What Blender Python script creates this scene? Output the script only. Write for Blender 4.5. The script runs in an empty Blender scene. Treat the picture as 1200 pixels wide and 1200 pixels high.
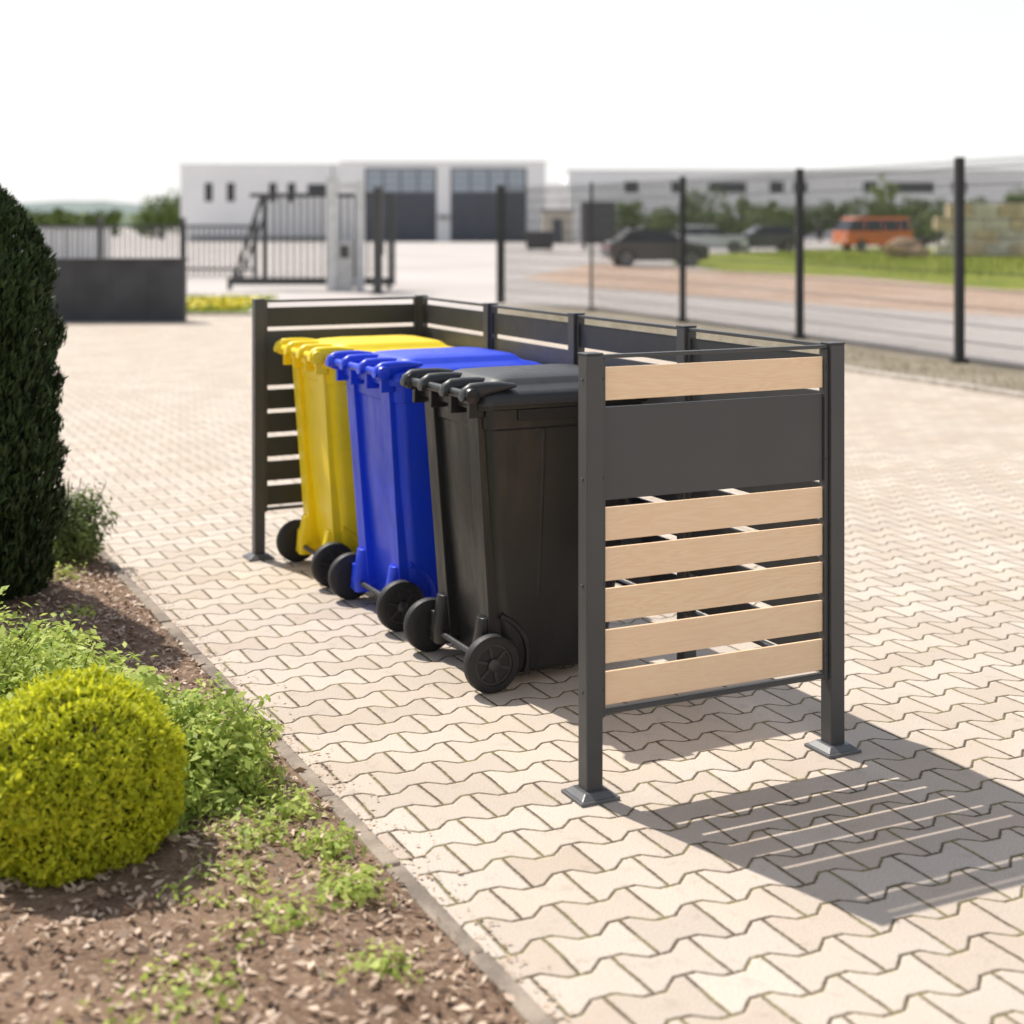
import bpy, math, random
import numpy as np
from mathutils import Vector, Matrix, noise
random.seed(7); rng=np.random.default_rng(7)
S=bpy.context.scene
COL=S.collection
S.view_settings.view_transform='Standard'
# ---------------------------------------------------------------- node helpers
def new_mat(name):
    m=bpy.data.materials.new(name); m.use_nodes=True
    nt=m.node_tree; b=nt.nodes['Principled BSDF']
    return m,nt,b
def nd(nt,t,**k):
    n=nt.nodes.new(t)
    for a,v in k.items(): setattr(n,a,v)
    return n
def setin(nt,sock,v):
    if isinstance(v,bpy.types.NodeSocket): nt.links.new(v,sock)
    else: sock.default_value=v
def MT(nt,op,a,b=None,c=None,clamp=False):
    n=nd(nt,'ShaderNodeMath',operation=op); n.use_clamp=clamp
    setin(nt,n.inputs[0],a)
    if b is not None: setin(nt,n.inputs[1],b)
    if c is not None: setin(nt,n.inputs[2],c)
    return n.outputs[0]
def MR(nt,v,a,b,c,d,smooth=True):
    n=nd(nt,'ShaderNodeMapRange'); n.interpolation_type='SMOOTHSTEP' if smooth else 'LINEAR'
    setin(nt,n.inputs[0],v)
    for i,x in enumerate((a,b,c,d)): setin(nt,n.inputs[i+1],x)
    return n.outputs[0]
def RGB(c): return (c[0],c[1],c[2],1)
def MIX(nt,f,a,b,mode='MIX'):
    n=nd(nt,'ShaderNodeMix',data_type='RGBA'); n.blend_type=mode
    setin(nt,n.inputs[0],f)
    setin(nt,n.inputs[6],RGB(a) if isinstance(a,tuple) else a)
    setin(nt,n.inputs[7],RGB(b) if isinstance(b,tuple) else b)
    return n.outputs[2]
def NOISE(nt,vec,scale,detail=4,rough=.6,dist=0):
    n=nd(nt,'ShaderNodeTexNoise'); n.inputs['Scale'].default_value=scale
    n.inputs['Detail'].default_value=detail; n.inputs['Roughness'].default_value=rough
    n.inputs['Distortion'].default_value=dist
    if vec is not None: nt.links.new(vec,n.inputs['Vector'])
    return n.outputs[0]
def OBJ(nt): return nd(nt,'ShaderNodeTexCoord').outputs['Object']
def MAP(nt,vec,scale=(1,1,1),rot=(0,0,0),loc=(0,0,0)):
    n=nd(nt,'ShaderNodeMapping'); nt.links.new(vec,n.inputs[0])
    n.inputs['Scale'].default_value=scale; n.inputs['Rotation'].default_value=rot; n.inputs['Location'].default_value=loc
    return n.outputs[0]
def BUMP(nt,b,h,strength,dist):
    n=nd(nt,'ShaderNodeBump'); n.inputs['Strength'].default_value=strength; n.inputs['Distance'].default_value=dist
    nt.links.new(h,n.inputs['Height']); nt.links.new(n.outputs[0],b.inputs['Normal'])
def plain(name,col,rough=.5,var=.12,scale=6,metal=0,bump=0.0,bscale=60,spec=.5):
    m,nt,b=new_mat(name); o=OBJ(nt)
    f=MR(nt,NOISE(nt,o,scale,4),.3,.7,0,1)
    a=tuple(c*(1-var) for c in col); c2=tuple(min(1,c*(1+var)) for c in col)
    nt.links.new(MIX(nt,f,a,c2),b.inputs['Base Color'])
    nt.links.new(MR(nt,NOISE(nt,o,scale*4,3),.2,.8,max(0,rough-.08),min(1,rough+.08)),b.inputs['Roughness'])
    b.inputs['Metallic'].default_value=metal; b.inputs['Specular IOR Level'].default_value=spec
    if bump: BUMP(nt,b,NOISE(nt,o,bscale,3),bump,.01)
    return m
def leafmat(name,c_dark,c_light,scale=3,trans=.35):
    m,nt,b=new_mat(name); o=OBJ(nt)
    at=nd(nt,'ShaderNodeAttribute'); at.attribute_name='rnd'
    f=MT(nt,'ADD',MT(nt,'MULTIPLY',at.outputs['Fac'],.65),MT(nt,'MULTIPLY',NOISE(nt,o,scale,2),.5),clamp=True)
    c=MIX(nt,f,c_dark,c_light)
    nt.links.new(c,b.inputs['Base Color']); b.inputs['Roughness'].default_value=.55
    b.inputs['Specular IOR Level'].default_value=.3
    if trans>0:
        t=nd(nt,'ShaderNodeBsdfTranslucent'); nt.links.new(c,t.inputs[0])
        mx=nd(nt,'ShaderNodeMixShader'); mx.inputs[0].default_value=trans
        nt.links.new(b.outputs[0],mx.inputs[1]); nt.links.new(t.outputs[0],mx.inputs[2])
        nt.links.new(mx.outputs[0],nt.nodes['Material Output'].inputs[0])
    return m
# ---------------------------------------------------------------- mesh builder
class MB:
    def __init__(s): s.v=[];s.f=[];s.m=[]
    def add(s,v,f,mi=0):
        o=len(s.v); s.v+=[tuple(p) for p in v]; s.f+=[tuple(i+o for i in q) for q in f]; s.m+=[mi]*len(f)
    def box(s,x0,x1,y0,y1,z0,z1,mi=0,M=None):
        v=[Vector((x,y,z)) for z in (z0,z1) for y in (y0,y1) for x in (x0,x1)]
        if M is not None: v=[M@p for p in v]
        s.add(v,[(0,2,3,1),(4,5,7,6),(0,1,5,4),(2,6,7,3),(0,4,6,2),(1,3,7,5)],mi)
    def cyl(s,p0,p1,r0,r1=None,n=16,mi=0,cap=True):
        if r1 is None:r1=r0
        p0=Vector(p0);p1=Vector(p1);d=(p1-p0).normalized()
        a=d.orthogonal().normalized();b=d.cross(a)
        v=[]
        for p,r in((p0,r0),(p1,r1)):
            for i in range(n):
                t=2*math.pi*i/n; v.append(p+a*math.cos(t)*r+b*math.sin(t)*r)
        f=[(i,(i+1)%n,n+(i+1)%n,n+i) for i in range(n)]
        if cap: f+=[tuple(range(n-1,-1,-1)),tuple(range(n,2*n))]
        s.add(v,f,mi)
    def lathe(s,c,axis,prof,n=28,mi=0):
        c=Vector(c);d=Vector(axis).normalized();a=d.orthogonal().normalized();b=d.cross(a)
        v=[];k=len(prof)
        for r,h in prof:
            for i in range(n):
                t=2*math.pi*i/n; v.append(c+d*h+a*math.cos(t)*r+b*math.sin(t)*r)
        f=[(j*n+i,j*n+(i+1)%n,(j+1)*n+(i+1)%n,(j+1)*n+i) for j in range(k-1) for i in range(n)]
        f+=[tuple(range(n-1,-1,-1)),tuple(range((k-1)*n,k*n))]
        s.add(v,f,mi)
    def loft(s,secs,mi=0,nc=5,cap0=True,cap1=True):
        v=[];n=4*nc
        for x0,x1,y0,y1,r,z in secs:
            for (cx,cy,a0) in((x1-r,y1-r,0),(x0+r,y1-r,90),(x0+r,y0+r,180),(x1-r,y0+r,270)):
                for i in range(nc):
                    t=math.radians(a0+90*i/(nc-1)); v.append((cx+r*math.cos(t),cy+r*math.sin(t),z))
        f=[(j*n+i,j*n+(i+1)%n,(j+1)*n+(i+1)%n,(j+1)*n+i) for j in range(len(secs)-1) for i in range(n)]
        if cap0:f.append(tuple(range(n-1,-1,-1)))
        if cap1:f.append(tuple(range((len(secs)-1)*n,len(secs)*n)))
        s.add(v,f,mi)
    def prism(s,poly,y0,y1,mi=0,ytop=None):
        v=[];n=len(poly)
        for y in(y0,y1):
            for x,z in poly:
                k=1 if ytop is None else ytop(z)
                v.append((x,y*k,z))
        f=[(i,(i+1)%n,n+(i+1)%n,n+i) for i in range(n)]+[tuple(range(n-1,-1,-1)),tuple(range(n,2*n))]
        s.add(v,f,mi)
    def obj(s,name,mats,parent=None,smooth=False,bevel=0,loc=None,rotz=0,autos=40,segs=2):
        me=bpy.data.meshes.new(name); me.from_pydata(s.v,[],s.f); 
        for m in (mats if isinstance(mats,(list,tuple)) else [mats]): me.materials.append(m)
        me.polygons.foreach_set('material_index',s.m)
        me.validate(); me.update()
        o=bpy.data.objects.new(name,me); COL.objects.link(o)
        if parent: o.parent=parent
        if loc: o.location=loc
        o.rotation_euler[2]=rotz
        import bmesh
        bm=bmesh.new(); bm.from_mesh(me); bmesh.ops.recalc_face_normals(bm,faces=bm.faces); 
        if smooth:
            for f in bm.faces:f.smooth=True
            for e in bm.edges:
                if len(e.link_faces)==2 and e.calc_face_angle(0)>math.radians(autos): e.smooth=False
        bm.to_mesh(me); bm.free()
        if bevel:
            md=o.modifiers.new('b','BEVEL'); md.width=bevel; md.segments=segs; md.limit_method='ANGLE'; md.angle_limit=math.radians(40)
        return o
def empty(name,loc,rotz=0,parent=None):
    e=bpy.data.objects.new(name,None); COL.objects.link(e); e.location=loc; e.rotation_euler[2]=rotz; e.empty_display_size=.1
    if parent:e.parent=parent
    return e
def unit(a): return a/np.maximum(np.linalg.norm(a,axis=1,keepdims=True),1e-9)
def leaves(name,P,N,L,W,mat,jit=.7,parent=None,T=None,loc=None,rotz=0,sv=.35):
    n=len(P); N=unit(N+jit*rng.normal(size=(n,3)))
    if T is None: T=unit(np.cross(N,rng.normal(size=(n,3))))
    else:
        T=unit(T+.35*rng.normal(size=(n,3)))
        N=unit(np.cross(T,np.cross(N,T)))
    B=np.cross(N,T); k=np.clip(1+sv*rng.normal(size=(n,1)),.4,1.8)
    L=L*k;W=W*k
    V=np.stack([P-T*L/2,P+B*W/2+N*W*.15-T*L*.05,P+T*L/2,P-B*W/2+N*W*.15-T*L*.05],1).reshape(-1,3)
    me=bpy.data.meshes.new(name); me.vertices.add(4*n); me.vertices.foreach_set('co',V.ravel())
    me.loops.add(4*n); me.loops.foreach_set('vertex_index',np.arange(4*n)); me.polygons.add(n)
    me.polygons.foreach_set('loop_start',np.arange(0,4*n,4)); me.polygons.foreach_set('loop_total',np.full(n,4))
    a=me.attributes.new('rnd','FLOAT','FACE'); a.data.foreach_set('value',rng.random(n).astype(np.float32))
    me.materials.append(mat); me.update(calc_edges=True)
    o=bpy.data.objects.new(name,me); COL.objects.link(o)
    if parent:o.parent=parent
    if loc:o.location=loc
    o.rotation_euler[2]=rotz
    return o
# ---------------------------------------------------------------- world, sun, camera
ELEV=52; TR=Vector((.655,-.756,0)).normalized()
w=bpy.data.worlds.new("World"); S.world=w; w.use_nodes=True
nt=w.node_tree; bg=nt.nodes['Background']; sk=nt.nodes.new('ShaderNodeTexSky'); sk.sky_type='NISHITA'; sk.sun_disc=False
sk.sun_elevation=math.radians(ELEV); sk.sun_rotation=math.radians(-41); sk.dust_density=1; sk.air_density=1; sk.ozone_density=1
tcw=nt.nodes.new('ShaderNodeTexCoord'); spw=nt.nodes.new('ShaderNodeSeparateXYZ'); nt.links.new(tcw.outputs['Generated'],spw.inputs[0])
cl=NOISE(nt,MAP(nt,tcw.outputs['Generated'],(2,2,6)),1.6,5,.6)
hz=MT(nt,'ADD',MR(nt,spw.outputs[2],0.04,.45,.93,.05),MT(nt,'MULTIPLY',MT(nt,'SUBTRACT',cl,.5),.35),clamp=True)
hs=nt.nodes.new('ShaderNodeHueSaturation'); hs.inputs['Saturation'].default_value=.5; nt.links.new(sk.outputs[0],hs.inputs['Color'])
nt.links.new(MIX(nt,hz,hs.outputs[0],(7.0,6.95,6.85)),bg.inputs[0]); bg.inputs[1].default_value=.15
ld=bpy.data.lights.new('sun','SUN'); ld.energy=5; ld.angle=math.radians(.5); ld.color=(1,.945,.86)
lo=bpy.data.objects.new('sun',ld); COL.objects.link(lo)
c,s_=math.cos(math.radians(ELEV)),math.sin(math.radians(ELEV))
lo.rotation_euler=Vector((TR.x*c,TR.y*c,-s_)).to_track_quat('-Z','Y').to_euler(); lo.location=(-5,5,10)
cd=bpy.data.cameras.new('camera'); co=bpy.data.objects.new('camera',cd); COL.objects.link(co); S.camera=co
co.location=(0,0,1.62); co.rotation_euler=(math.radians(90),0,0)
cd.sensor_width=36; cd.lens=52.05; cd.shift_y=-.2817; cd.clip_end=6000; cd.clip_start=.05
cd.dof.use_dof=True; cd.dof.focus_distance=4.7; cd.dof.aperture_fstop=2.0
# ---------------------------------------------------------------- materials
anth=plain('anthracite_metal',(.060,.061,.062),.42,.08,3,.0,.05,200)
anth2=plain('anthracite_board',(.035,.036,.037),.5,.1,3,.0,.05,200)
steel=plain('galvanised',(.45,.46,.47),.4,.12,5,.6)
concrete=plain('kerb_concrete',(.50,.45,.39),.85,.22,9,bump=.4,bscale=120)
edgec=plain('weathered_edging',(.30,.245,.195),.9,.35,7,bump=.5,bscale=90)
white=plain('white_render',(.85,.85,.85),.7,.03,.3)
dark_glass=plain('dark_glass',(.03,.035,.04),.1,.1,1)
doorgrey=plain('door_grey',(.07,.08,.1),.5,.08,1)
black=plain('rubber',(.016,.016,.017),.6,.15,20)
hubm=plain('hub_plastic',(.035,.035,.037),.38,.15,20)
wood,nt,b=new_mat('larch_board'); o=OBJ(nt)
sep=nd(nt,'ShaderNodeSeparateXYZ'); nt.links.new(o,sep.inputs[0])
bid=MT(nt,'FLOOR',MT(nt,'DIVIDE',MT(nt,'ADD',sep.outputs[2],-.010),.1165))
off=nd(nt,'ShaderNodeCombineXYZ'); nt.links.new(MT(nt,'MULTIPLY',bid,3.7),off.inputs[0]); nt.links.new(MT(nt,'MULTIPLY',bid,1.3),off.inputs[1])
va=nd(nt,'ShaderNodeVectorMath',operation='ADD'); nt.links.new(o,va.inputs[0]); nt.links.new(off.outputs[0],va.inputs[1])
g1=NOISE(nt,MAP(nt,va.outputs[0],(1.2,9,14)),1.6,3,.5,.6)
rings=MT(nt,'PINGPONG',MT(nt,'MULTIPLY',g1,24),1.0)
g2=NOISE(nt,MAP(nt,va.outputs[0],(6,150,260)),1.0,3)
f=MT(nt,'ADD',MT(nt,'MULTIPLY',rings,.5),MT(nt,'MULTIPLY',g2,.35))
cw=MIX(nt,f,(.99,.76,.50),(.88,.57,.33))
wn=nd(nt,'ShaderNodeTexWhiteNoise',noise_dimensions='1D'); nt.links.new(bid,wn.inputs['W'])
cw=MIX(nt,MT(nt,'MULTIPLY',wn.outputs[0],.35),cw,(.96,.68,.46))
nt.links.new(cw,b.inputs['Base Color']); b.inputs['Roughness'].default_value=.45
BUMP(nt,b,g2,.15,.004)
# pavers
pav,nt,b=new_mat('interlocking_pavers'); o=OBJ(nt)
wob=NOISE(nt,o,6,0)
sep=nd(nt,'ShaderNodeSeparateXYZ'); nt.links.new(o,sep.inputs[0])
wj=MT(nt,'MULTIPLY',MT(nt,'SUBTRACT',wob,.5),.012)
A=MT(nt,'ADD',sep.outputs[1],wj); Bc=MT(nt,'ADD',sep.outputs[0],wj)
wd,pp,amp=.14,.2,.020
A=MT(nt,'ADD',A,wd*400); Bc=MT(nt,'ADD',Bc,pp*400)
tri=MT(nt,'PINGPONG',MT(nt,'DIVIDE',Bc,pp),.5)
T=MT(nt,'MULTIPLY',MT(nt,'SUBTRACT',.25,tri),9.0)
T=MT(nt,'MAXIMUM',MT(nt,'MINIMUM',T,1.0),-1.0)
k=MT(nt,'ROUND',MT(nt,'DIVIDE',A,wd))
sg=MT(nt,'SUBTRACT',1.0,MT(nt,'MULTIPLY',MT(nt,'MODULO',k,2.0),2.0))
dA=MT(nt,'SUBTRACT',MT(nt,'SUBTRACT',A,MT(nt,'MULTIPLY',k,wd)),MT(nt,'MULTIPLY',MT(nt,'MULTIPLY',sg,amp),T))
cell=MT(nt,'SUBTRACT',k,MT(nt,'LESS_THAN',dA,0.0))
hb=MT(nt,'SUBTRACT',MT(nt,'DIVIDE',Bc,pp),MT(nt,'MULTIPLY',MT(nt,'MODULO',MT(nt,'ADD',cell,1.0),2.0),.5))
cb=MT(nt,'FLOOR',hb)
dB=MT(nt,'MULTIPLY',MT(nt,'PINGPONG',hb,.5),pp)
dist=MT(nt,'MINIMUM',MT(nt,'ABSOLUTE',dA),dB)
edge=NOISE(nt,o,70,1,.7)
dist=MT(nt,'ADD',dist,MT(nt,'MULTIPLY',MT(nt,'SUBTRACT',edge,.5),.007))
stone=MR(nt,dist,.0022,.006,0,1)
cmb=nd(nt,'ShaderNodeCombineXYZ'); nt.links.new(cell,cmb.inputs[0]); nt.links.new(cb,cmb.inputs[1])
wn=nd(nt,'ShaderNodeTexWhiteNoise',noise_dimensions='2D'); nt.links.new(cmb.outputs[0],wn.inputs['Vector'])
base=MIX(nt,wn.outputs[0],(.62,.515,.42),(.80,.695,.59))
sc=nd(nt,'ShaderNodeSeparateColor'); nt.links.new(wn.outputs[1],sc.inputs[0])
base=MIX(nt,MT(nt,'MULTIPLY',sc.outputs[1],.4),base,(.62,.565,.51))
gr=NOISE(nt,o,240,2,.75)
base=MIX(nt,MR(nt,gr,.35,.62,.55,0),base,(.30,.25,.20))
st=MR(nt,NOISE(nt,o,1.3,4,.65),.42,.72,0,.35)
base=MIX(nt,st,base,(.50,.40,.31))
st2=MR(nt,NOISE(nt,o,14,3,.7),.55,.75,0,.4)
base=MIX(nt,st2,base,(.38,.31,.25))
jc=MIX(nt,MR(nt,NOISE(nt,o,9,2),.4,.65,0,1),(.12,.085,.055),(.22,.19,.075))
colr=MIX(nt,stone,jc,base)
nt.links.new(colr,b.inputs['Base Color']); b.inputs['Roughness'].default_value=.85; b.inputs['Specular IOR Level'].default_value=.25
h=MT(nt,'ADD',MT(nt,'ADD',MR(nt,dist,.001,.010,0,1),MT(nt,'MULTIPLY',gr,.25)),MT(nt,'MULTIPLY',sc.outputs[2],.3))
BUMP(nt,b,h,.8,.006)
def groundmat(name,c1,c2,c3,sc=1.5,bumpd=.02,fine=40,yellow=None):
    m,nt,b=new_mat(name); o=OBJ(nt)
    f=MR(nt,NOISE(nt,o,sc,5,.65),.35,.65,0,1); c=MIX(nt,f,c1,c2)
    c=MIX(nt,MR(nt,NOISE(nt,o,fine,3,.7),.45,.7,0,.7),c,c3)
    if yellow: c=MIX(nt,MR(nt,NOISE(nt,o,5,5,.8),.55,.64,0,.9),c,yellow)
    nt.links.new(c,b.inputs['Base Color']); b.inputs['Roughness'].default_value=.9; b.inputs['Specular IOR Level'].default_value=.2
    BUMP(nt,b,NOISE(nt,o,fine,3,.7),.5,bumpd); return m
asph=groundmat('pale_asphalt',(.50,.455,.43),(.60,.55,.52),(.46,.42,.40),.15,.01,30)
dirt=groundmat('bare_dirt',(.54,.37,.28),(.62,.47,.38),(.38,.29,.17),.4,.03,4)
grassm=groundmat('grass_ground',(.17,.23,.025),(.32,.34,.05),(.09,.14,.02),.5,.05,7,(.58,.50,.03))
gravel=groundmat('gravel_verge',(.26,.22,.17),(.34,.29,.23),(.13,.12,.06),1.2,.02,25)
soil=groundmat('soil',(.16,.10,.065),(.26,.17,.115),(.38,.27,.19),4,.02,70)
# ---------------------------------------------------------------- ground sheets
ANG=math.radians(25.91); N0=Vector((.2215,4.177,0)); V_=Vector((math.cos(ANG),math.sin(ANG),0)); U_=Vector((-math.sin(ANG),math.cos(ANG),0))
def w2l(x,y): d=Vector((x,y,0))-N0; return d.dot(V_),d.dot(U_)
def sheet(name,poly,z,mat,local=False):
    m=MB()
    if local: m.add([(*w2l(x,y),0) for x,y in poly],[tuple(range(len(poly)))])
    else: m.add([(x,y,0) for x,y in poly],[tuple(range(len(poly)))])
    return m.obj(name,mat,loc=(N0.x,N0.y,z) if local else (0,0,z),rotz=ANG if local else 0)
sheet('ground',[(-3000,-50),(3000,-50),(3000,4000),(-3000,4000)],0,asph)
sheet('paved_yard',[(12.1,-4),(3.70,16.06),(-.5,26),(-16,26),(-16,-4)],.004,pav,True)
sheet('gravel_verge',[(13.9,-4),(5.5,17.3),(1.7,28.5),(-.4,29.5),(-.42,26),(3.78,16.06),(12.18,-4)],.004,gravel)
sheet('dirt_patch',[(.25,43.9),(3.5,61),(7.2,50.2),(10.5,44.6),(12,36),(22,32),(16,22),(8.8,25.6),(6.6,28.7),(3.9,33.9),(2.1,37)],.004,dirt)
sheet('meadow',[(7.2,50.3),(6.4,60),(10.3,78),(23,100),(60,100),(60,30),(22,32.1),(12,36.1),(10.5,44.7)],.004,grassm)
sheet('lawn',[(-16,26.15),(-4.7,26.15),(-5.3,31),(-8,34),(-40,40),(-40,26.15)],.004,grassm)
m=MB()
def strip(m,p,q,wd,z0,z1,n,mi=0,gap=.008):
    p=Vector((*p,0));q=Vector((*q,0));L=(q-p).length;a=math.atan2((q-p).y,(q-p).x)
    M=Matrix.Translation(p)@Matrix.Rotation(a,4,'Z'); st=L/n
    for i in range(n): m.box(i*st,(i+1)*st-gap,-wd/2,wd/2,z0,z1+random.uniform(-.003,.003),mi,M)
strip(m,(12.18,-4),(3.74,16.1),.1,-.05,.05,22); strip(m,(3.74,16.1),(-.46,26.05),.1,-.05,.05,11); strip(m,(-.46,26.08),(-16,26.08),.1,-.05,.05,16)
m.obj('yard_kerb',concrete,bevel=.006)
# ---------------------------------------------------------------- planting bed
bedE=empty('planting_bed',N0,ANG)
nx,ny=70,130; m=MB(); X0,X1,Y0,Y1=-4.2,-.70,-3.2,4.05
def soilz(x,y):
    e=max(0,min(1,(X1-x)/.25,(Y1-y)/.25))
    return .014+.05*e+.035*e*(noise.noise(Vector((x*3,y*3,0)))+.5*noise.noise(Vector((x*11,y*11,2))))
vs=[]
for j in range(ny+1):
    for i in range(nx+1):
        x=X0+(X1-X0)*i/nx; y=Y0+(Y1-Y0)*j/ny
        vs.append((x,y,soilz(x,y)))
m.add(vs,[(j*(nx+1)+i,j*(nx+1)+i+1,(j+1)*(nx+1)+i+1,(j+1)*(nx+1)+i) for j in range(ny) for i in range(nx)])
m.obj('soil_surface',soil,parent=bedE,smooth=True,autos=180)
m=MB()
y=-3.2
while y<4.05:
    m.box(-.70,-.65,y,min(y+.49,4.06),-.05,.022+random.uniform(-.005,.004)); y+=.5
x=-4.2
while x<-.72:
    m.box(x,min(x+.49,-.65),4.065,4.115,-.05,.024+random.uniform(-.004,.004)); x+=.5
m.obj('edging_stones',edgec,parent=bedE,bevel=.008)
n=17000; P=np.stack([rng.uniform(-2.6,-.69,n),rng.uniform(-2.4,4.0,n),np.zeros(n)],1)
for i in range(n): P[i,2]=soilz(P[i,0],P[i,1])+rng.uniform(0.002,.012)
mul=leafmat('mulch',(.18,.09,.055),(.80,.62,.46),8,0)
leaves('mulch_chips',P,np.tile([0,0,1.],(n,1)),.026,.011,mul,jit=.45,parent=bedE)
n=900; P=np.stack([np.zeros(n),rng.uniform(-2.0,4.0,n),np.full(n,.012)],1)
P[:,0]=-.66+np.abs(rng.normal(0,.06,n)); P[:,2]=np.where(P[:,0]<-.645,.03,.009); leaves('litter_chips',P,np.tile([0,0,1.],(n,1)),.012,.007,mul,jit=.2,parent=bedE)
# ---------------------------------------------------------------- plants (near)
def nz(p,s,o=0): return noise.noise(Vector((p[0]*s+o,p[1]*s,p[2]*s)))
def lumpy(n,c,r,hz,lo=-1,depth=.12,amp=.12,ns=4):
    P=[];N=[]
    while len(P)<n:
        d=Vector(rng.normal(size=3)).normalized()
        if d.z<lo: continue
        k=1+amp*nz(d,ns*.5,c[0])+amp*.5*nz(d,ns*1.7,3)-abs(rng.normal(0,depth))*.7+rng.normal(0,depth*.15)
        P.append((c[0]+d.x*r*k,c[1]+d.y*r*k,c[2]+d.z*hz*k)); N.append((d.x,d.y,d.z))
    return np.array(P),np.array(N)
def core(name,c,r,hz,mat,parent,fac=.86):
    m=MB();v=[];R=14;Q=24
    for j in range(R+1):
        for i in range(Q):
            th=math.pi*j/R;ph=2*math.pi*i/Q; d=Vector((math.sin(th)*math.cos(ph),math.sin(th)*math.sin(ph),math.cos(th)))
            k=fac*(1+.1*nz(d,2.5,5)); v.append((c[0]+d.x*r*k,c[1]+d.y*r*k,c[2]+d.z*hz*k))
    f=[(j*Q+i,j*Q+(i+1)%Q,(j+1)*Q+(i+1)%Q,(j+1)*Q+i) for j in range(R) for i in range(Q)]
    m.add(v,f); return m.obj(name,mat,parent=parent,smooth=True,autos=180)
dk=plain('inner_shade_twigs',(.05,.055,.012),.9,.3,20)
gl=leafmat('golden_foliage',(.28,.36,.012),(.92,.90,.06),14,.42)
e=empty('golden_ball_shrub',(-1.10,3.72,0))
P,N=lumpy(34000,(0,0,.212),.268,.262,depth=.07,amp=.10,ns=8); leaves('foliage',P,N,.017,.008,gl,jit=.9,parent=e)
n=1100;d=unit(rng.normal(size=(n,3)));d[:,2]=np.abs(d[:,2]);P=np.array([0,0,.212])+d*.268*(1.0+rng.uniform(-.02,.06,(n,1)));leaves('young_shoots',P,d,.026,.006,gl,jit=.3,parent=e,T=d)
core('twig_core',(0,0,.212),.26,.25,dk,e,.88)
gc=leafmat('fresh_foliage',(.20,.34,.04),(.74,.80,.22),5,.42)
def gcs(specs,name='ground_cover_shrub'):
    e=empty(name,N0,ANG); Ps=[];Ns=[];m=MB()
    for (x,y,r,h) in specs:
        P,N=lumpy(1900,(x,y,.05),r,h,lo=-.1,depth=.2,amp=.35,ns=5); Ps.append(P);Ns.append(N)
        for i in range(34):
            a=rng.uniform(0,6.28);rr=r*rng.uniform(.3,1.15); hh=h*rng.uniform(.7,1.25)*(1.12-rr/r*.5)
            m.cyl((x+rng.uniform(-.04,.04),y,.04),(x+rr*math.cos(a),y+rr*math.sin(a),.05+hh),.003,.0015,5)
            tip=np.array([x+rr*math.cos(a),y+rr*math.sin(a),.05+hh])
            t=np.linspace(0,1,12)[:,None]; b0=np.array([x+.5*rr*math.cos(a),y+.5*rr*math.sin(a),.05+hh*.5]); Ps.append(b0+(tip-b0)*t+rng.normal(0,.009,(12,3))); Ns.append(np.tile([0,0,1.],(12,1)))
    P=np.concatenate(Ps);N=np.concatenate(Ns); leaves('foliage',P,N+np.array([0,0,.5]),.030,.014,gc,jit=.6,parent=e)
    m.obj('stems',plain('stem',(.14,.1,.05),.8),parent=e)
gcs([(-.96,.50,.20,.22),(-1.0,.36,.16,.16),(-1.2,.55,.26,.28),(-1.3,.85,.28,.30),(-1.55,1.1,.3,.38),(-1.75,.75,.35,.38),(-1.45,.35,.3,.28),(-1.10,.85,.19,.18),(-1.3,1.25,.24,.26),(-1.9,1.4,.33,.44),(-2.1,1.0,.35,.46),(-1.2,.28,.18,.16),(-1.8,1.75,.27,.34),(-2.2,1.5,.3,.47),(-1.5,1.5,.2,.22)])
db=leafmat('grey_green_foliage',(.06,.10,.03),(.26,.34,.10),5,.3)
e=empty('small_shrub',(-2.08,6.95,0)); P,N=lumpy(3000,(0,0,.18),.19,.21,depth=.4,amp=.4,ns=4); 
leaves('foliage',P,N+np.array([0,0,.6]),.036,.012,db,jit=.5,parent=e); m=MB()
for i in range(40):
    a=rng.uniform(0,6.28);m.cyl((0,0,0),(.22*math.cos(a)*rng.random(),.22*math.sin(a)*rng.random(),rng.uniform(.25,.42)),.004,.002,5)
m.obj('stems',plain('stem2',(.1,.08,.05),.8),parent=e)
def weed(x,y,r,h,n,L=.022,W=.010):
    e=empty('weed_clump',N0+V_*x+U_*y,ANG); P,N=lumpy(n,(0,0,.045),r,h,lo=0,depth=.7,amp=.5,ns=3)
    leaves('foliage',P,N+np.array([0,0,.8]),L,W,gc,jit=.6,parent=e)
for q in [(-.84,.18,.12,.05,360),(-.80,-.10,.10,.05,300),(-.98,.0,.15,.07,420),(-.84,-.36,.12,.05,320),(-1.0,2.4,.12,.05,200),(-.9,3.6,.1,.08,160,.05,.01),(-1.2,2.0,.15,.08,250,.04,.02),(-1.05,-.45,.14,.06,340),(-.92,-.75,.12,.05,220),(-1.1,-.2,.14,.06,300),(-.95,3.1,.12,.07,180),(-1.0,.2,.13,.06,300),(-1.3,-.7,.18,.07,340),(-1.15,-1.05,.15,.06,260),(-1.6,-.9,.2,.08,300),(-.95,-1.2,.1,.05,180)]: weed(*q)
th=leafmat('thuja_foliage',(.010,.022,.008),(.06,.10,.03),4,0)
e=empty('columnar_conifer',(-2.24,6.25,0)); n=32000
z=rng.uniform(.02,1.80,n); t=z/1.80
prof=np.interp(t,[0,.08,.3,.6,.8,.93,1],[.20,.28,.31,.305,.27,.18,.03])
a=rng.uniform(0,2*math.pi,n)
lump=np.array([1+.17*noise.noise(Vector((math.cos(x)*1.8,math.sin(x)*1.8,q*6)))+.20*noise.noise(Vector((math.cos(x)*5,math.sin(x)*5,q*13))) for x,q in zip(a,z)])
r=prof*lump*(1-np.abs(rng.normal(0,.09,n)))
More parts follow.
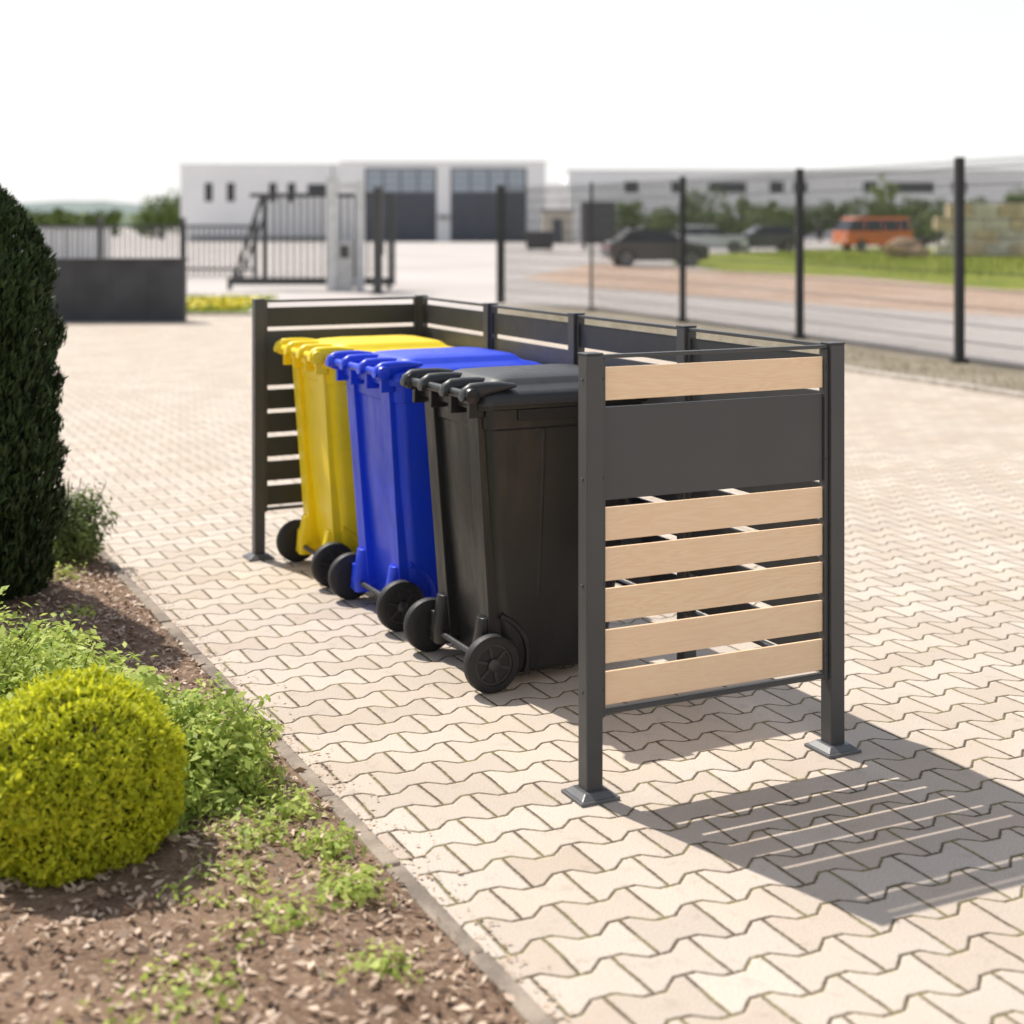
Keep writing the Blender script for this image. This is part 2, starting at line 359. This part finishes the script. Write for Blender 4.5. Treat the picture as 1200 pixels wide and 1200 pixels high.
P=np.stack([r*np.cos(a),r*np.sin(a),z],1);N=np.stack([np.cos(a),np.sin(a),np.full(n,.15)],1)
leaves('foliage',P,N,.045,.012,th,jit=.8,parent=e,T=np.stack([np.cos(a)*.55,np.sin(a)*.55,np.ones(n)],1))
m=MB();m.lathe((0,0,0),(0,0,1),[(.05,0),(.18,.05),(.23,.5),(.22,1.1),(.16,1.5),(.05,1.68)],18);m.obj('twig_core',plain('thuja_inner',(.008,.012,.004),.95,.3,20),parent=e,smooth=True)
m=MB();m.cyl((0,0,-.02),(0,0,.5),.05,.03,10);m.obj('trunk',plain('bark',(.08,.05,.03),.9),parent=e)
# ---------------------------------------------------------------- bin enclosure
E=empty('bin_enclosure',N0,ANG)
ps=.026; Hh=1.25; D=.849; Lt=3.309
pts=[(0,0),(D,0),(D,Lt/4),(D,Lt/2),(D,3*Lt/4),(D,Lt),(0,Lt)]
m=MB()
for x,y in pts:
    m.box(x-ps,x+ps,y-ps,y+ps,.018,Hh)
    m.box(x-ps-.002,x+ps+.002,y-ps-.002,y+ps+.002,Hh,Hh+.006)
m.obj('posts',anth,parent=E,bevel=.003)
m=MB()
for x,y in pts:
    m.box(x-.062,x+.062,y-.062,y+.062,.004,.014)
    m.loft([(x-.056,x+.056,y-.056,y+.056,.004,.0142),(x-.038,x+.038,y-.038,y+.038,.004,.028)],nc=3)
m.obj('base_plates',plain('plate_metal',(.12,.121,.123),.38,.1,4),parent=E,bevel=.002)
tops=[(1.213,1.119),(1.100,.836),(.815,.721),(.701,.607),(.585,.491),(.468,.374),(.350,.256)]
def panel(p,q,boards,accent,rails):
    p=Vector((*p,0));q=Vector((*q,0));L=(q-p).length;a=math.atan2((q-p).y,(q-p).x)
    M=Matrix.Translation(p)@Matrix.Rotation(a,4,'Z'); i0=ps+.001;i1=L-ps-.001
    rails.box(i0,i1,-.012,.012,Hh-.012,Hh-.001,0,M); rails.box(i0,i1,-.012,.012,.231,.245,0,M)
    rails.box(i0,i0+.014,-.014,.014,.226,Hh-.013,0,M); rails.box(i1-.014,i1,-.014,.014,.226,Hh-.013,0,M)
    for k,(a1,a0) in enumerate(tops):
        (accent if k==1 else boards).box(i0+.015,i1-.015,-.005,.005,a0,a1,0,M)
rails=MB();wb=MB();db_=MB();ac=MB()
panel((0,0),(D,0),wb,ac,rails)
for i in range(4): panel((D,Lt*i/4),(D,Lt*(i+1)/4),db_,ac,rails)
panel((D,Lt),(0,Lt),db_,ac,rails)
for zz in (.3,.6,.9,1.18):
    for (x,y) in((ps+.008,-.0145),(D-ps-.008,-.0145)): rails.cyl((x,y,zz),(x,y-.003,zz),.004,n=8)
    rails.cyl((-ps,0,zz),(-ps-.003,0,zz),.005,n=8)
rails.obj('rails',anth,parent=E,bevel=.0015)
wb.obj('wooden_boards',wood,parent=E,bevel=.0015)
db_.obj('dark_boards',anth2,parent=E,bevel=.0015)
ac.obj('accent_panels',anth,parent=E,bevel=.0015)
# ---------------------------------------------------------------- wheelie bins
def plastic(name,col,rough=.36):
    m,nt,b=new_mat(name); o=OBJ(nt)
    f=MR(nt,NOISE(nt,o,5,5,.7),.35,.75,0,1)
    nt.links.new(MIX(nt,f,col,tuple(min(1,c*.88+.006) for c in col)),b.inputs['Base Color'])
    nt.links.new(MR(nt,NOISE(nt,MAP(nt,o,(8,8,2)),3,5,.7),.3,.7,rough-.06,rough+.12),b.inputs['Roughness'])
    BUMP(nt,b,NOISE(nt,o,90,2),.05,.003); return m
def wheelie_bin(yc,col,rot=0,xo=.14,lidcol=None):
    p=N0+V_*xo+U_*yc
    B=empty('wheelie_bin',p,ANG+rot); pm=plastic('bin_plastic',col); lm=plastic('sky_lightened_lid',lidcol,.42) if lidcol else pm
    m=MB()
    K=1.02
    def sec(z,xr,xf,hw,r=.045): return (xr,xf,-hw,hw,r,z*K)
    m.loft([sec(.035,.085,.47,.215,.04),sec(.05,.07,.49,.232),sec(.20,.048,.515,.240),sec(.55,.012,.565,.256),sec(.885,-.012,.605,.270),
            sec(.89,-.018,.615,.277),sec(.955,-.022,.622,.280),sec(.957,-.05,.640,.292,.05),sec(.985,-.052,.642,.294,.05)])
    def quadrib(y0,y1,z0,z1,pr0,pr1,sp=0):
        xr=lambda z: .055+(z-.05)*(-.080)
        a=xr(z0)-pr0;c_=xr(z1)-pr1
        v=[(a,y0,z0),(a,y1,z0),(xr(z0)+.03,y1,z0),(xr(z0)+.03,y0,z0),(c_,y0+sp,z1),(c_,y1+sp,z1),(xr(z1)+.03,y1+sp,z1),(xr(z1)+.03,y0+sp,z1)]
        m.add(v,[(0,1,2,3),(4,7,6,5),(0,4,5,1),(1,5,6,2),(2,6,7,3),(3,7,4,0)])
    quadrib(-.222,-.135,.09,.975,.026,.018,-.02); quadrib(.135,.222,.09,.975,.026,.018,.02)
    for s in(-1,1):
        # axle lugs
        m.loft([(-.022,.09,s*.178-.034,s*.178+.034,.018,.062),(-.026,.09,s*.178-.036,s*.178+.036,.018,.11),(-.002,.07,s*.178-.032,s*.178+.032,.018,.24)],nc=3)
        v=[];Kk=10
        for i in range(Kk+1):
            t=math.radians(-22+92*i/Kk); ca,sa=math.cos(t),math.sin(t)
            for r,yy in((.150,.225),(.152,.247),(.166,.247),(.185,.225)):
                v.append((.0+r*ca,s*yy,.10+r*sa))
        m.add(v,[(4*i+j,4*i+(j+1)%4,4*i+4+(j+1)%4,4*i+4+j) for i in range(Kk) for j in range(4)]+[(0,1,2,3),tuple(4*Kk+j for j in(3,2,1,0))])
        m.box(.10,.50,s*.283-.006,s*.283+.006,.935,.975)
        m.loft([(-.02,.10,s*.222-.018,s*.222+.018,.01,.065),(-.01,.10,s*.228-.018,s*.228+.018,.01,.17)],nc=3)
        # moulded seam running up the flank
        for xx in(.20,):
            hw=lambda z:.240+(z/1.02-.20)*.0438
            v=[(xx-.012,s*(hw(.3)-.01),.3),(xx+.012,s*(hw(.3)-.01),.3),(xx+.006,s*(hw(.3)+.003),.3),(xx-.006,s*(hw(.3)+.003),.3)]
            v+=[(xx-.012+.01,s*(hw(.9)-.01),.9),(xx+.022,s*(hw(.9)-.01),.9),(xx+.016,s*(hw(.9)+.003),.9),(xx+.004,s*(hw(.9)+.003),.9)]
            m.add(v,[(0,1,2,3),(7,6,5,4),(0,4,5,1),(1,5,6,2),(2,6,7,3),(3,7,4,0)])
    for yy in(-.25,-.09,.09,.25):
        m.box(-.075,-.02,yy-.012,yy+.012,.95,1.02)
    m.obj('body',pm,parent=B,smooth=True,bevel=.009,autos=35,segs=3)
    dz=.024
    m=MB()
    m.cyl((-.078,-.285,1.005),(-.078,.285,1.005),.0165,n=16)
    m.lathe((-.078,-.300,1.005),(0,1,0),[(.012,-.004),(.026,0),(.030,.012),(.030,.055),(.018,.062)],18)
    m.lathe((-.078,.300,1.005),(0,-1,0),[(.012,-.004),(.026,0),(.030,.012),(.030,.055),(.018,.062)],18)
    m.obj('handle',pm,parent=B,smooth=True,loc=(0,0,dz))
    m=MB()
    def ls(ins,z,r,fx=0): return (-.045+ins,.665-ins+fx,-.303+ins,.303-ins,max(r,.01),z)
    m.loft([ls(.004,.970,.05),ls(0,.972,.05),ls(.001,1.000,.05),ls(.008,1.010,.05),ls(.03,1.020,.05),ls(.075,1.030,.05),ls(.082,1.034,.05),ls(.10,1.050,.05),ls(.112,1.055,.05),ls(.18,1.064,.04),ls(.26,1.069,.02)],nc=7)
    for yy in(-.27,-.10,.10,.27):
        hw=.024
        v=[]
        for x,zc,hh in((-.112,1.003,.012),(-.104,1.014,.024),(-.078,1.022,.031),(-.03,1.028,.027),(.03,1.034,.020),(.09,1.038,.008)):
            for j in range(10):
                t=2*math.pi*j/10+.3; v.append((x,yy+hw*math.cos(t),zc+hh*math.sin(t)))
        m.add(v,[(10*i+j,10*i+(j+1)%10,10*i+10+(j+1)%10,10*i+10+j) for i in range(5) for j in range(10)]+[tuple(range(9,-1,-1)),tuple(range(50,60))])
    m.obj('lid',lm,parent=B,smooth=True,autos=50,loc=(0,0,dz-.004))
    for s in(-1,1):
        m=MB(); c0=(0,s*.252,.10)
        m.lathe(c0,(0,s,0),[(.06,0),(.088,0),(.097,.006),(.10,.014),(.10,.036),(.097,.044),(.088,.050),(.072,.050),(.070,.040)],36)
        m.lathe((0,s*.292,.10),(0,s,0),[(.071,-.002),(.071,.003),(.062,.003),(.060,-.004),(.022,-.004),(.022,.012),(.016,.016),(.004,.017)],28,1)
        for k in range(6):
            M=Matrix.Translation((0,s*.2915,.10))@Matrix.Rotation(k*math.pi/3+.3,4,'Y')
            m.box(.02,.062,-.005,.005,-.005,.005,1,M)
        m.obj('wheel',[black,hubm],parent=B,smooth=True,autos=35,loc=(0,0,.004))
    m=MB();m.cyl((0,-.26,.10),(0,.26,.10),.011,n=12);m.obj('axle',hubm,parent=B,smooth=True)
wheelie_bin(1.236,(.011,.012,.0135),lidcol=(.030,.032,.035))  # lid base colour lightened to stand in for sky reflecting off its top
wheelie_bin(2.095,(.006,.05,.72),math.radians(1))
wheelie_bin(2.88,(1.0,.74,.004),math.radians(-1))
# ---------------------------------------------------------------- mesh fence
FE=empty('wire_mesh_fence',(0,0,0))
fp=[(6.5,13.3),(5.2,17.2),(4.03,20.75),(2.79,24.2),(1.47,27.4),(-.23,30.2)]
m=MB();wr=MB();FH=2.36
for i,(x,y) in enumerate(fp):
    k=.05 if i!=4 else .025
    if i==5:k=.085
    m.box(x-k,x+k,y-k,y+k,.0,FH+.03); m.box(x-.09,x+.09,y-.09,y+.09,.005,.05)
m.obj('posts',anth2,parent=FE,bevel=.004)
for (a,b_) in zip(fp[:-1],fp[1:]):
    p=Vector((*a,0));q=Vector((*b_,0));L=(q-p).length;an=math.atan2((q-p).y,(q-p).x);M=Matrix.Translation(p)@Matrix.Rotation(an,4,'Z')
    z=.06
    while z<FH: wr.box(.05,L-.05,-.007,-.002,z-.005,z+.005,0,M); wr.box(.05,L-.05,.006,.011,z-.005,z+.005,0,M); z+=.2
    x=.06
    while x<L-.05: wr.box(x-.0035,x+.0035,-.002,.004,.04,FH,0,M); x+=.05
wr.obj('wire_panels',anth2,parent=FE)
# sliding gate
G=empty('sliding_gate',(-6.75,36.2,0),math.radians(-1)); m=MB()
m.box(0.35,3.9,-.04,.04,2.26,2.36);m.box(-.2,3.9,-.06,.06,.12,.30);m.box(.65,.78,-.04,.04,.30,2.26);m.box(3.78,3.9,-.04,.04,.30,2.26);m.box(2.2,2.32,-.04,.04,.30,2.26)
m.cyl((-.05,0,.25),(.64,0,2.28),.05,n=8);m.cyl((.1,0,.28),(.66,0,1.7),.04,n=8)
x=.93
while x<3.75: m.box(x-.028,x+.028,-.02,.02,.30,2.26);x+=.165
m.box(-.2,-.1,-.06,.06,.0,.12);m.box(3.7,3.8,-.06,.06,0,.12)
m.obj('gate_leaf',anth,parent=G)
G=empty('gate_portal',(-4.0,35.6,0)); m=MB()
m.box(-.45,-.2,-.1,.1,0,2.75);m.box(.25,.45,-.1,.1,0,2.65);m.box(-.2,.25,-.06,.06,2.45,2.62);m.box(-.2,.25,-.05,.05,.1,.3);m.obj('frame',plain('pale_steel',(.68,.68,.68),.5),parent=G,bevel=.01)
m=MB();m.box(-.15,.2,-.35,-.11,0,1.2);m.box(-.1,.12,-.36,-.351,.8,1.1,1);m.obj('drive_cabinet',[plain('cab',(.5,.5,.5),.5),anth],parent=G,bevel=.01)
G=empty('gate_post',(-3.07,33.9,0));m=MB();m.box(-.1,.1,-.1,.1,0,2.42);m.box(-.12,.12,-.12,.12,2.42,2.45);m.box(-.16,.16,-.16,.16,.004,.03);m.box(.1,.14,-.03,.03,.9,1.2);m.obj('post',anth,parent=G,bevel=.006)
G=empty('garden_wall',(-9.6,24.35,0),math.radians(2));m=MB();m.box(0,4.2,-.12,.12,0,1.0);m.box(-.02,4.22,-.15,.15,1.0,1.05)
for i in range(7): m.box(.6*i+.005,.6*i+.012,-.123,-.12,.02,.98,1)
m.obj('wall',[plain('wall_render',(.06,.062,.066),.75,.2,2),black],parent=G,bevel=.004)
G=empty('railing_fence',(-20,45,0));m=MB()
m.box(0,12.2,-.03,.03,1.5,1.58);m.box(0,12.2,-.03,.03,.2,.28);x=0
while x<12.2: m.box(x-.025,x+.025,-.015,.015,.0,1.5);x+=.16
for x in(0,2.5,5,7.5,10,12.2):m.box(x-.07,x+.07,-.07,.07,0,1.8)
m.obj('bars',anth,parent=G)
G=empty('low_white_shed',(-18.6,55,0));m=MB();m.box(0,3.0,0,2.5,0,1.4);m.box(-.1,3.1,-.1,2.6,1.4,1.5,1)
for i in range(6):m.box(.5*i+.02,.5*i+.06,-.02,0,.05,1.35,1)
m.obj('shed_body',[white,plain('shed_trim',(.4,.4,.4))],parent=G)
# ---------------------------------------------------------------- buildings
Bd=empty('white_warehouse',(-30,134,0));m=MB()
m.box(0,14.5,0,22,0,6.9);m.box(14.5,33,-1.0,22,0,7.1)
m.obj('walls',white,parent=Bd)
m=MB();m.box(-.1,14.45,-.1,22.1,6.9,7.0);m.box(14.55,33.1,-1.1,22.1,7.1,7.2);m.obj('roof_edge',plain('roofedge',(.7,.7,.71)),parent=Bd)
m=MB()
for x in(2.2,4.2,8.0,9.7):
    m.box(x,x+.7,-.04,-.0,3.6,5.3)
m.box(11.5,13.2,-.04,0,4.3,5.2);m.box(1,14,-.05,-.0,0,.5,1)
m.obj('windows',[dark_glass,plain('plinth',(.3,.3,.3))],parent=Bd)
m=MB()
for x0,x1 in((16.9,23.1),(24.6,31.2)):
    m.box(x0-.12,x1+.12,-1.06,-1.0,0,6.6,1); 
    for k in range(7): m.box(x0,x1,-1.12,-1.07,.02+.62*k,.60+.62*k,0)
    for k in range(3):
        for j in range(4):
            a=x0+(x1-x0)*j/4; m.box(a+.08,a+(x1-x0)/4-.08,-1.12,-1.07,4.5+.66*k,5.08+.66*k,2)
m.obj('sectional_doors',[doorgrey,plain('door_frame',(.12,.13,.15)),plain('door_glass',(.35,.4,.45),.15)],parent=Bd)
m=MB();m.cyl((13.9,-1.1,0),(13.9,-1.1,6.8),.09,n=8);m.box(23.4,24.3,-1.35,-1.0,2.0,2.4);m.obj('downpipe',plain('pipe',(.3,.3,.32)),parent=Bd)
Bd=empty('office_building',(6,158,0));m=MB();m.box(0,54,0,20,0,7.2);m.box(-2.5,0,4,20,0,6.0);m.obj('walls',white,parent=Bd)
m=MB();m.box(-.1,54.1,-.15,20.1,7.2,7.32);m.obj('roof_edge',plain('roofedge2',(.6,.6,.62)),parent=Bd);m=MB()
for x in(6,11,21.5,24,31.5,41,49):
    m.box(x,x+1.5,-.05,0,4.9,6.1);m.box(x,x+1.5,-.05,0,1.2,2.7)
m.box(15,19,-.05,0,4.9,6.0);m.box(34,39,-.05,0,4.9,6.0)
m.obj('windows',dark_glass,parent=Bd)
G=empty('side_shed',(2.5,120,0));m=MB();m.box(0,2.4,0,3,0,2.6,0);m.box(-.15,2.55,-.15,3.15,2.6,2.75,1);m.box(.8,1.6,-.04,0,0,2.0,1);m.obj('body',[plain('beige',(.55,.5,.42),.8),doorgrey],parent=G)
G=empty('block_wall',(20.6,72,0),math.radians(-4));m=MB()
for r_ in range(4):
    for i in range(9):
        o_=.6*(r_%2); m.box(1.2*i+o_,1.2*i+o_+1.17,0,.6,.65*r_,.65*r_+.63,random.choice([0,0,0,1]))
m.obj('blocks',[plain('block1',(.68,.63,.53),.8,.2,2),plain('block2',(.68,.54,.36),.8,.25,2)],parent=G,bevel=.03)
# ---------------------------------------------------------------- cars
def car(name,loc,rot,col,kind='hatch'):
    C=empty(name,loc,rot); paint,nt,b=new_mat('car_paint'); o=OBJ(nt)
    nt.links.new(MIX(nt,NOISE(nt,o,2,4),col,tuple(min(1,c*1.15+.01) for c in col)),b.inputs['Base Color']);b.inputs['Roughness'].default_value=.25;b.inputs['Coat Weight'].default_value=.6
    if kind=='van':
        L,W=4.6,1.84; zb=1.15
        body=[(-2.3,.38),(-2.28,.85),(-2.2,1.15),(2.25,1.15),(2.28,.45),(2.2,.3),(1.75,.3),(1.66,.6),(1.38,.68),(1.1,.6),(1.0,.3),(-.85,.3),(-.95,.6),(-1.25,.68),(-1.55,.6),(-1.65,.3)]
        cab=[(-2.18,1.16),(-1.72,1.85),(-1.5,1.93),(2.1,1.93),(2.22,1.16)];roof=[(-1.76,1.83),(-1.6,1.95),(-1.2,2.0),(1.9,2.0),(2.14,1.9),(2.14,1.83)];wx=(-1.25,1.38);pil=[-.95,.25,1.35,2.1];wr_=.33
    elif kind=='conv':
        L,W=3.8,1.7;zb=.92
        body=[(-1.9,.3),(-1.93,.6),(-1.85,.8),(-1.0,.93),(1.75,.95),(1.88,.8),(1.9,.35),(1.6,.22),(1.55,.5),(1.25,.64),(.95,.5),(.88,.22),(-.85,.22),(-.93,.5),(-1.22,.64),(-1.5,.5),(-1.58,.22)]
        cab=[(-.98,.93),(-.42,1.33),(.9,1.36),(1.45,.95)];roof=[(-.5,1.3),(-.3,1.4),(.6,1.43),(1.1,1.36),(1.55,.97),(1.2,.97),(.7,1.2)];wx=(-1.22,1.25);pil=[.75];wr_=.31
    else:
        L,W=4.2,1.75;zb=.95
        body=[(-2.1,.32),(-2.12,.65),(-2.0,.82),(-1.0,.98),(2.0,1.0),(2.1,.7),(2.08,.3),(1.7,.24),(1.62,.55),(1.3,.68),(.98,.55),(.9,.24),(-.95,.24),(-1.03,.55),(-1.35,.68),(-1.67,.55),(-1.75,.24)]
        cab=[(-1.1,.97),(-.4,1.42),(1.3,1.45),(1.9,1.0)];roof=[(-.48,1.4),(-.3,1.49),(1.0,1.51),(1.45,1.45),(1.45,1.38)];wx=(-1.35,1.3);pil=[.15,1.1];wr_=.32
    zt=max(z for _,z in roof)
    taper=lambda z:1-.16*max(0,(z-zb)/(zt-zb))-.05*max(0,(.45-z)/.45)
    m=MB();m.prism(body,-W/2,W/2,0,taper);m.obj('body',paint,parent=C,bevel=.04,segs=3,smooth=True)
    m=MB();m.prism(cab,-W/2+.05,W/2-.05,0,taper);m.obj('glass',dark_glass,parent=C,bevel=.03,smooth=True)
    m=MB();m.prism(roof,-W/2+.03,W/2-.03,0,taper)
    for x in pil:
        for s in(-1,1):
            y1=s*(W/2-.045)
            m.add([(x-.05,y1*1.0,zb),(x+.05,y1,zb),(x+.05,y1*.85,zt-.08),(x-.05,y1*.85,zt-.08),(x-.05,y1*.93,zb),(x+.05,y1*.93,zb),(x+.05,y1*.78,zt-.08),(x-.05,y1*.78,zt-.08)],[(0,1,2,3),(7,6,5,4),(0,4,5,1),(1,5,6,2),(2,6,7,3),(3,7,4,0)])
    m.obj('roof',black if kind=='conv' else paint,parent=C,bevel=.02,smooth=True)
    m=MB()
    for x in wx:
        for s in(-1,1):
            m.lathe((x,s*(W/2-.2),wr_),(0,s,0),[(.2,0),(wr_,.0),(wr_,.18),(wr_-.04,.21),(wr_-.09,.21)],20,0)
            m.lathe((x,s*(W/2+.0),wr_),(0,s,0),[(wr_-.1,0),(wr_-.11,.015),(.06,.0),(.05,.02)],14,1)
    m.obj('wheels',[black,steel],parent=C,smooth=True)
    m=MB();x0=-L/2-.02
    for s in(-1,1):
        m.box(x0,x0+.12,s*W*.36-.14,s*W*.36+.14,.58,.74,0);m.box(L/2-.08,L/2+.03,s*W*.38-.1,s*W*.38+.1,.6,.85,1);m.box(-.75,-.6,s*(W/2-.02),s*(W/2+.14),zb,zb+.12,2)
    m.box(x0-.02,x0+.05,-.26,.26,.4,.5,0)
    m.obj('lamps',[plain('lamp',(.75,.75,.75),.15),plain('tail',(.4,.02,.02),.2),black],parent=C,bevel=.015)
car('parked_convertible',(5.45,56.5,0),math.radians(187),(.035,.037,.04),'conv')
car('parked_car',(10.9,82,0),math.radians(175),(.55,.58,.6))
car('parked_car',(14.6,86,0),math.radians(8),(.04,.05,.06))
car('camper_van',(21.9,90,0),math.radians(18),(.9,.19,.02),'van')
car('parked_car',(12.6,108,0),math.radians(5),(.45,.47,.5))
car('parked_car',(32,118,0),math.radians(5),(.3,.32,.35))
G=empty('waste_container',(.85,86,0));m=MB();m.loft([(0,1.5,0,1.0,.05,.12),(-.08,1.6,-.05,1.1,.05,1.05)],nc=3);m.loft([(-.1,1.63,-.08,1.13,.05,1.052),(-.05,1.5,0,1.05,.05,1.16)],nc=3)
for x in(.15,1.35):
    for y in(.1,.9):m.cyl((x-.03,y,.1),(x+.03,y,.1),.1,n=10)
m.obj('body',plain('dkplastic',(.03,.03,.032),.5),parent=G,smooth=True)
G=empty('box_trailer',(4.3,90,0));m=MB();m.box(0,2.0,0,3.4,.5,2.95);m.box(.06,.96,-.03,0,.56,2.9,1);m.box(1.04,1.94,-.03,0,.56,2.9,1)
for x in(.1,1.75):m.cyl((x-.02,1.7,.32),(x+.2,1.7,.32),.32,n=16)
m.box(.1,1.9,-.1,0,.38,.5);m.obj('body',[plain('trailer_dark',(.05,.052,.06),.5),anth],parent=G,bevel=.02)
import bmesh
bm=bmesh.new();bmesh.ops.create_icosphere(bm,subdivisions=4,radius=1)
for v in bm.verts:
    k=1+.35*noise.noise(v.co*1.2)+.12*noise.noise(v.co*4);v.co=Vector((v.co.x*1.0*k,v.co.y*.8*k,max(-.1,v.co.z*.55*k+.4)))
me=bpy.data.meshes.new('boulder');bm.to_mesh(me);bm.free();me.materials.append(plain('sandstone',(.42,.29,.19),.9,.3,2,bump=.6,bscale=5));ro=bpy.data.objects.new('boulder',me);COL.objects.link(ro);ro.location=(18.4,69,0)
# ---------------------------------------------------------------- distant vegetation
tm=leafmat('tree_foliage',(.04,.07,.02),(.20,.28,.06),.3,0)
def treeline(name,specs,leaf,mat,per):
    Ps=[];Ns=[];tr=MB();e=empty(name,(0,0,0))
    for (x,y,r,h) in specs:
        for k in range(7):
            a=rng.uniform(0,6.28);cx=x+r*.55*math.cos(a);cy=y+r*.4*math.sin(a);cz=h*rng.uniform(.3,.8);rr=r*rng.uniform(.4,.62)
            P,N=lumpy(per,(cx,cy,cz),rr,rr*.85,depth=.3,amp=.3);Ps.append(P);Ns.append(N)
            tr.cyl((x,y,0),(cx,cy,cz),.12,.04,6)
    P=np.concatenate(Ps);N=np.concatenate(Ns);k=P[:,2]>.05
    leaves('foliage',P[k],N[k],leaf,leaf*.6,mat,parent=e);tr.obj('trunks',plain('bark_far',(.09,.07,.05),.9),parent=e)
sp=[]
for i in range(32): sp.append((9+i*1.6+rng.uniform(-.6,.6),130+rng.uniform(-6,8),rng.uniform(1.0,2.1),rng.uniform(2.6,5.6)))
treeline('hedge_row',sp,.3,tm,120)
treeline('shrub_group',[(12.5,112,1.8,3.0),(15.5,112,1.6,2.6),(19,110,1.8,3.2),(29,104,1.6,2.6),(33,103,1.8,3)],.25,tm,200)
treeline('tree_group',[(-33,150,2.4,5.6),(-36,152,3.0,4.0)],.4,tm,220)
lt=leafmat('young_leaves',(.12,.2,.03),(.3,.38,.08),1,.4)
def sapling(x,y,h,r):
    e=empty('young_tree',(x,y,0));m=MB();m.cyl((0,0,0),(0,0,h*.7),.06,.03,8);Ps=[];Ns=[]
    for k in range(14):
        a=rng.uniform(0,6.28);q=Vector((r*rng.uniform(.2,.9)*math.cos(a),r*rng.uniform(.2,.9)*math.sin(a),h*rng.uniform(.55,1)))
        m.cyl((0,0,h*rng.uniform(.4,.65)),q,.02,.008,5);P,N=lumpy(60,q,.3,.28,depth=.5,amp=.3);Ps.append(P);Ns.append(N)
    m.obj('trunk',plain('bark_y',(.12,.09,.06),.9),parent=e);leaves('foliage',np.concatenate(Ps),np.concatenate(Ns),.14,.08,lt,parent=e)
sapling(24.6,98,4.8,1.0)
sp=[(-46+i*1.6,165+rng.uniform(-5,5),rng.uniform(1.5,2.4),rng.uniform(2,3.5)) for i in range(14)]
treeline('shrub_belt',[(x-20,y,r,h) for x,y,r,h in sp],.5,tm,100)
def hill(name,Y,x0,x1,h0,amp,seed,mat):
    m=MB();n=240;v=[]
    for i in range(n+1):
        x=x0+(x1-x0)*i/n; h=h0+amp*noise.noise(Vector((i*.03,seed,0)))+amp*.3*noise.noise(Vector((i*.14,seed,0)))+.12*h0*noise.noise(Vector((i*.8,seed,3)))
        v+=[(x,Y-120,-1),(x,Y-30,h*.8),(x,Y,h),(x,Y+150,h*.9)]
    m.add(v,[(4*i+j,4*i+4+j,4*i+5+j,4*i+1+j) for i in range(n) for j in range(3)]);m.obj(name,mat,smooth=True,autos=180)
hill('hills',1500,-1400,1200,22,12,1.3,groundmat('hill_far_hazed',(.20,.25,.24),(.26,.30,.28),(.16,.21,.20),.01,.1,.05))  # pale blue-green base colour paints aerial haze onto the hills
hill('wooded_ridge',700,-700,500,7,3,4.1,groundmat('hill_near',(.08,.12,.07),(.14,.18,.10),(.06,.09,.05),.02,.1,.2))
def tufts(name,n,fx,mat,L=.14):
    P=fx(n);T=np.tile([0,0,1.],(len(P),1));leaves(name,P,rng.normal(size=(len(P),3)),L,L*.12,mat,T=T,jit=.2)
gm=leafmat('grass_blades',(.12,.2,.02),(.42,.46,.07),.6,.35)
gm2=leafmat('dry_grass_blades',(.13,.14,.05),(.34,.32,.14),.6,.2)
tufts('grass_tufts',9000,lambda n:np.stack([rng.uniform(-13,-5,n),rng.uniform(26.4,32,n),np.full(n,.05)],1),gm)
def fxv(n):
    t=rng.uniform(-8,11,n);o_=rng.uniform(.15,1.6,n);return np.stack([3.70-.389*t+.92*o_,16.06+.921*t+.39*o_,np.full(n,.03)],1)
tufts('verge_grass',4000,fxv,gm2,.06)
tufts('meadow_grass',12000,lambda n:np.stack([rng.uniform(12,34,n),rng.uniform(44,80,n),np.full(n,.08)],1),gm,.22)
ym=leafmat('dandelion_heads',(.75,.6,.02),(.85,.7,.03),1,0)
n=900;P=np.stack([rng.uniform(-8.6,-4.9,n),rng.uniform(26.5,30,n),rng.uniform(.08,.16,n)],1);leaves('dandelions',P,np.tile([0,0,1.],(n,1)),.09,.09,ym,jit=.3)
